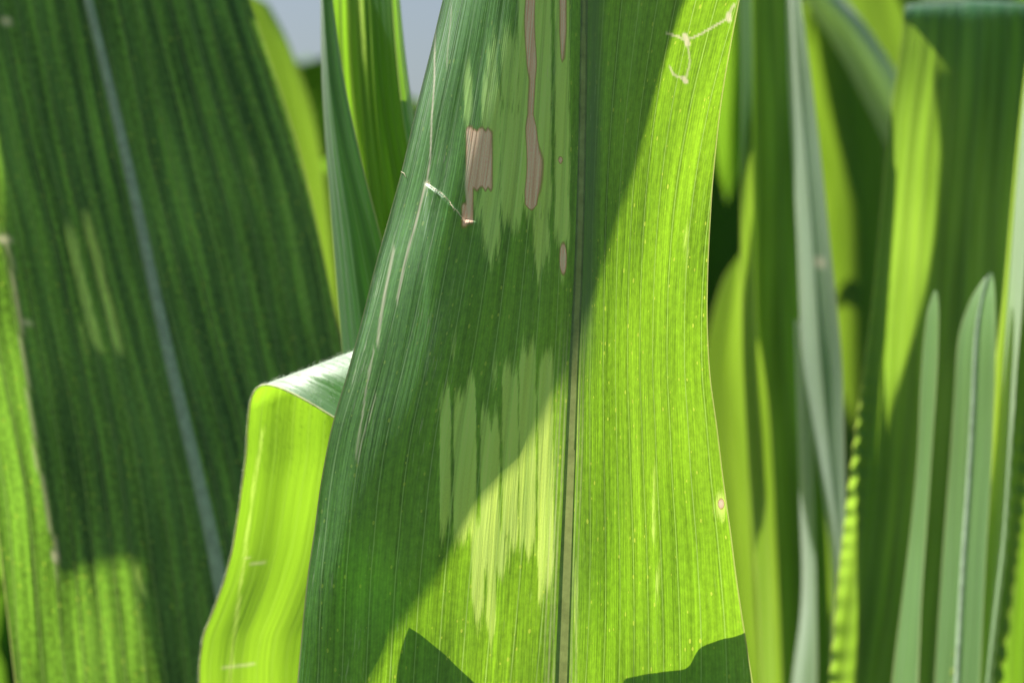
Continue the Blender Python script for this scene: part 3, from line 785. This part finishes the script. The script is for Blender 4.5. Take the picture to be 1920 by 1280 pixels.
leaf('blurred yellow green leaf leaning behind the edge of the wide striped leaf',
     L=[(430, -30, 1.00), (470, 100, 1.0), (500, 250, 1.0), (530, 450, 1.0), (560, 750, 1.0)],
     M=[(470, -10, 1.01), (515, 90, 1.01), (545, 230, 1.01), (575, 450, 1.01), (605, 750, 1.01)],
     R=[(505, 10, 1.02), (545, 90, 1.02), (590, 230, 1.02), (622, 450, 1.02), (650, 750, 1.02)], mat=M_back)

# ------------------------------------------------------------------ unseen leaves up-sun of the others, some added only to shade them
def shade_leaf(label, target, left, right, t, mat=M_dark):
    """left/right: matching lists of points of the shadow's outline on the target sheet; the leaf itself stands t metres up-sun"""
    n = len(left)
    Lp = [target.at(*p) + LS * t for p in left]; Rp = [target.at(*p) + LS * t for p in right]
    nv, nu = 90, 25
    A, B = spline(Lp, nv), spline(Rp, nv)
    u = np.linspace(-1, 1, nu)
    V = np.zeros((nv, nu, 3))
    for j, uu in enumerate(u):
        f = (uu + 1) / 2
        V[:, j] = A * (1 - f) + B * f + LS * (0.012 * (1 - uu * uu)) * np.minimum(1, np.linalg.norm(B - A, axis=1)[:, None] / .03)
    sh = Sheet(V, u)
    base = V[0, nu // 2]
    root = thing('corn_leaf', base, label, 'corn leaf', 'corn leaves casting shade')
    sheet_obj('blade', sh, mat, root)
    path = V[:, nu // 2] + LS * .0003
    if t > 0.1:
        tube_obj('midrib', path, np.linspace(.0016, .0003, nv), M_rib, root, 8, .6)
    q = proj(V.reshape(-1, 3)); ins = ((q[:, 0] > 0) & (q[:, 0] < 1920) & (q[:, 1] > 0) & (q[:, 1] < 1280)).mean()
    print('shade leaf', label[:40], 'inside frame share', round(float(ins), 3), q.min(0).round(), q.max(0).round())
    return sh

main_px = main.px()


def main_edge(y):
    i = int(np.argmin(np.abs(main_px[:, 0, 1] - y)))
    return float(main_px[i, 0, 0]) + 7.0, float(main_px[i, 0, 1])


shade_leaf('drooping leaf tip overhead whose slanting shadow crosses the torn leaf', main,
           left=[main_edge(y) for y in (-512, -470, -430, -240, -50, 100, 250, 380, 520, 640, 760, 880, 1040, 1150, 1285)],
           right=[(1425, -440), (1350, -190), (1287, 0), (1232, 170), (1183, 350), (1140, 480), (1098, 610), (1070, 700), (1010, 800), (948, 890), (880, 975), (835, 1060), (760, 1165), (710, 1230), (640, 1300)], t=0.186)
shade_leaf('small pointed leaf tip directly behind the foot of the torn leaf', main,
           left=[(766, 1176), (752, 1215), (745, 1260), (738, 1330), (735, 1400)],
           right=[(768, 1176), (812, 1208), (858, 1250), (905, 1300), (940, 1400)], t=0.022)
shade_leaf('lobed leaf directly behind the lower margin of the torn leaf', main,
           left=[(1395, 1186), (1345, 1200), (1312, 1216), (1288, 1250), (1240, 1260), (1185, 1268), (1165, 1290), (1150, 1400)],
           right=[(1400, 1187), (1402, 1215), (1404, 1240), (1407, 1265), (1410, 1290), (1414, 1320), (1420, 1360), (1430, 1400)], t=0.022)
shade_leaf('broad leaf overhead that keeps the wide striped leaf in shade', wide,  # unseen blocker, outlined from the shade wanted on the wide leaf
           left=[(-60, -120), (-30, 100), (0, 300), (14, 450), (30, 560), (44, 680), (64, 820), (90, 960), (112, 1070), (140, 1078)],
           right=[(420, -120), (480, 60), (560, 300), (610, 480), (640, 620), (600, 760), (470, 900), (340, 1010), (262, 1056), (160, 1040)], t=0.30)
shade_leaf('second broad leaf overhead beyond the folded leaf', wide,  # unseen blocker for the wide leaf's lower right
           left=[(520, 560), (420, 800), (330, 980), (260, 1070), (275, 1180), (300, 1300), (320, 1400)],
           right=[(700, 560), (720, 800), (730, 980), (735, 1070), (740, 1180), (742, 1300), (745, 1400)], t=0.34)
shade_leaf('slim leaf overhead that shades the inside of the folded leaf', folded,  # added out of view to darken the folded leaf's inner blade
           left=[(652, -20), (655, 100), (664, 200), (680, 320), (700, 480), (720, 640)],
           right=[(760, -20), (775, 100), (790, 200), (805, 320), (830, 480), (850, 640)], t=0.30)
shade_leaf('leaf overhead that shades the broad arching leaf', right,  # added out of view; leaves only the left margin in sun
           left=[(1745, 40), (1768, 130), (1762, 300), (1748, 460), (1712, 620), (1670, 760), (1650, 900), (1625, 1080), (1600, 1280), (1590, 1400)],
           right=[(1985, 40), (1985, 130), (1975, 300), (1965, 460), (1955, 620), (1945, 760), (1925, 900), (1905, 1080), (1880, 1280), (1870, 1400)], t=0.36)
shade_leaf('leaf overhead that shades the narrow dark leaf', dark,  # added out of view so the narrow leaf stays dark
           left=[(1412, -120), (1412, 300), (1420, 600), (1432, 900), (1448, 1280), (1455, 1400)],
           right=[(1500, -120), (1520, 300), (1540, 600), (1555, 900), (1575, 1280), (1585, 1400)], t=0.36)

# ------------------------------------------------------------------ the corn beyond, an uncountable blur of leaves
def build_field():
    vs, fs, uvs = [], [], []
    SKY_GAPS = ((470, 640, -400, 95), (725, 840, -400, 130), (1330, 1380, 370, 425))
    sun_az = math.atan2(LS[1], LS[0])
    for k in range(2600):
        if k < 1000:
            d = 1.35 + 3.2 * rng.random() ** 1.3
            x = -300 + rng.random() * 2500
            gap = 470 < x < 640 or 720 < x < 850
            top = rng.uniform(110, 500) if rng.random() < .5 else rng.uniform(300, 1200)
            if not gap and rng.random() < .45:
                top = rng.uniform(-1300, 200)
            base = P(x, 0, d)
        else:                                          # the rows beside and behind the viewpoint
            an = rng.uniform(0.35, 2 * math.pi - 0.35) + math.pi / 2
            d = rng.uniform(0.9, 3.2)
            hi = -0.15 if math.sin(an) < 0.15 else 1.1 if abs((an - sun_az + math.pi) % (2 * math.pi) - math.pi) > 0.7 else 0.5
            top = 640 - rng.uniform(-0.7, hi) / (KX * d)
            base = np.array([math.cos(an) * d, math.sin(an) * d, 0.0])
        base[2] = CAM_Z + (640 - top) * KX * d - (0.35 + .3 * rng.random())
        h = CAM_Z + (640 - top) * KX * d - base[2]
        az = rng.random() * 2 * math.pi; out = 0.10 + .18 * rng.random()
        wd = 0.022 + .025 * rng.random(); face = az + math.pi / 2 + rng.normal(0, .4)
        m = 9; i0 = len(vs); mark = (len(vs), len(fs), len(uvs))
        for i in range(m):
            f = i / (m - 1)
            c = base + np.array([math.cos(az) * out * f ** 1.5, math.sin(az) * out * f ** 1.5, h * math.sin(f * 2.0) / math.sin(math.pi / 2)])
            ww = wd * (1 - f ** 3) * (0.6 + .4 * math.sin(min(f * 2, 1) * 1.57))
            s = np.array([math.cos(face), math.sin(face), 0]) * ww
            vs += [c - s, c + np.array([0, 0, -ww * .3]), c + s]
        for i in range(m - 1):
            for j in range(2):
                a = i0 + i * 3 + j
                fs.append((a, a + 1, a + 4, a + 3))
                for (ii, jj) in ((i, j), (i, j + 1), (i + 1, j + 1), (i + 1, j)):
                    uvs.append(((jj - 1) * wd * 1000, ii * 40.0 + k * 13.0))
        q = np.array(vs[mark[0]:]); q = q[q[:, 1] > .3]
        if len(q):                                     # the few gaps where sky shows between the rows
            e = proj(q)
            for x0, x1, y0, y1 in SKY_GAPS:
                if ((e[:, 0] > x0) & (e[:, 0] < x1) & (e[:, 1] > y0) & (e[:, 1] < y1)).any():
                    del vs[mark[0]:]; del fs[mark[1]:]; del uvs[mark[2]:]
                    break
    me = make_mesh('corn_field', vs, fs)
    uvl = me.uv_layers.new(name='UVMap'); uvl.data.foreach_set('uv', np.array(uvs, np.float32).reshape(-1))
    at = me.attributes.new('edge', 'FLOAT', 'POINT'); at.data.foreach_set('value', np.full(len(vs), 9.0, np.float32))
    o = link('corn_field', me, M_far); o['kind'] = 'stuff'
    o['label'] = 'blurred mass of green corn leaves far behind'; o['category'] = 'corn field'
build_field()
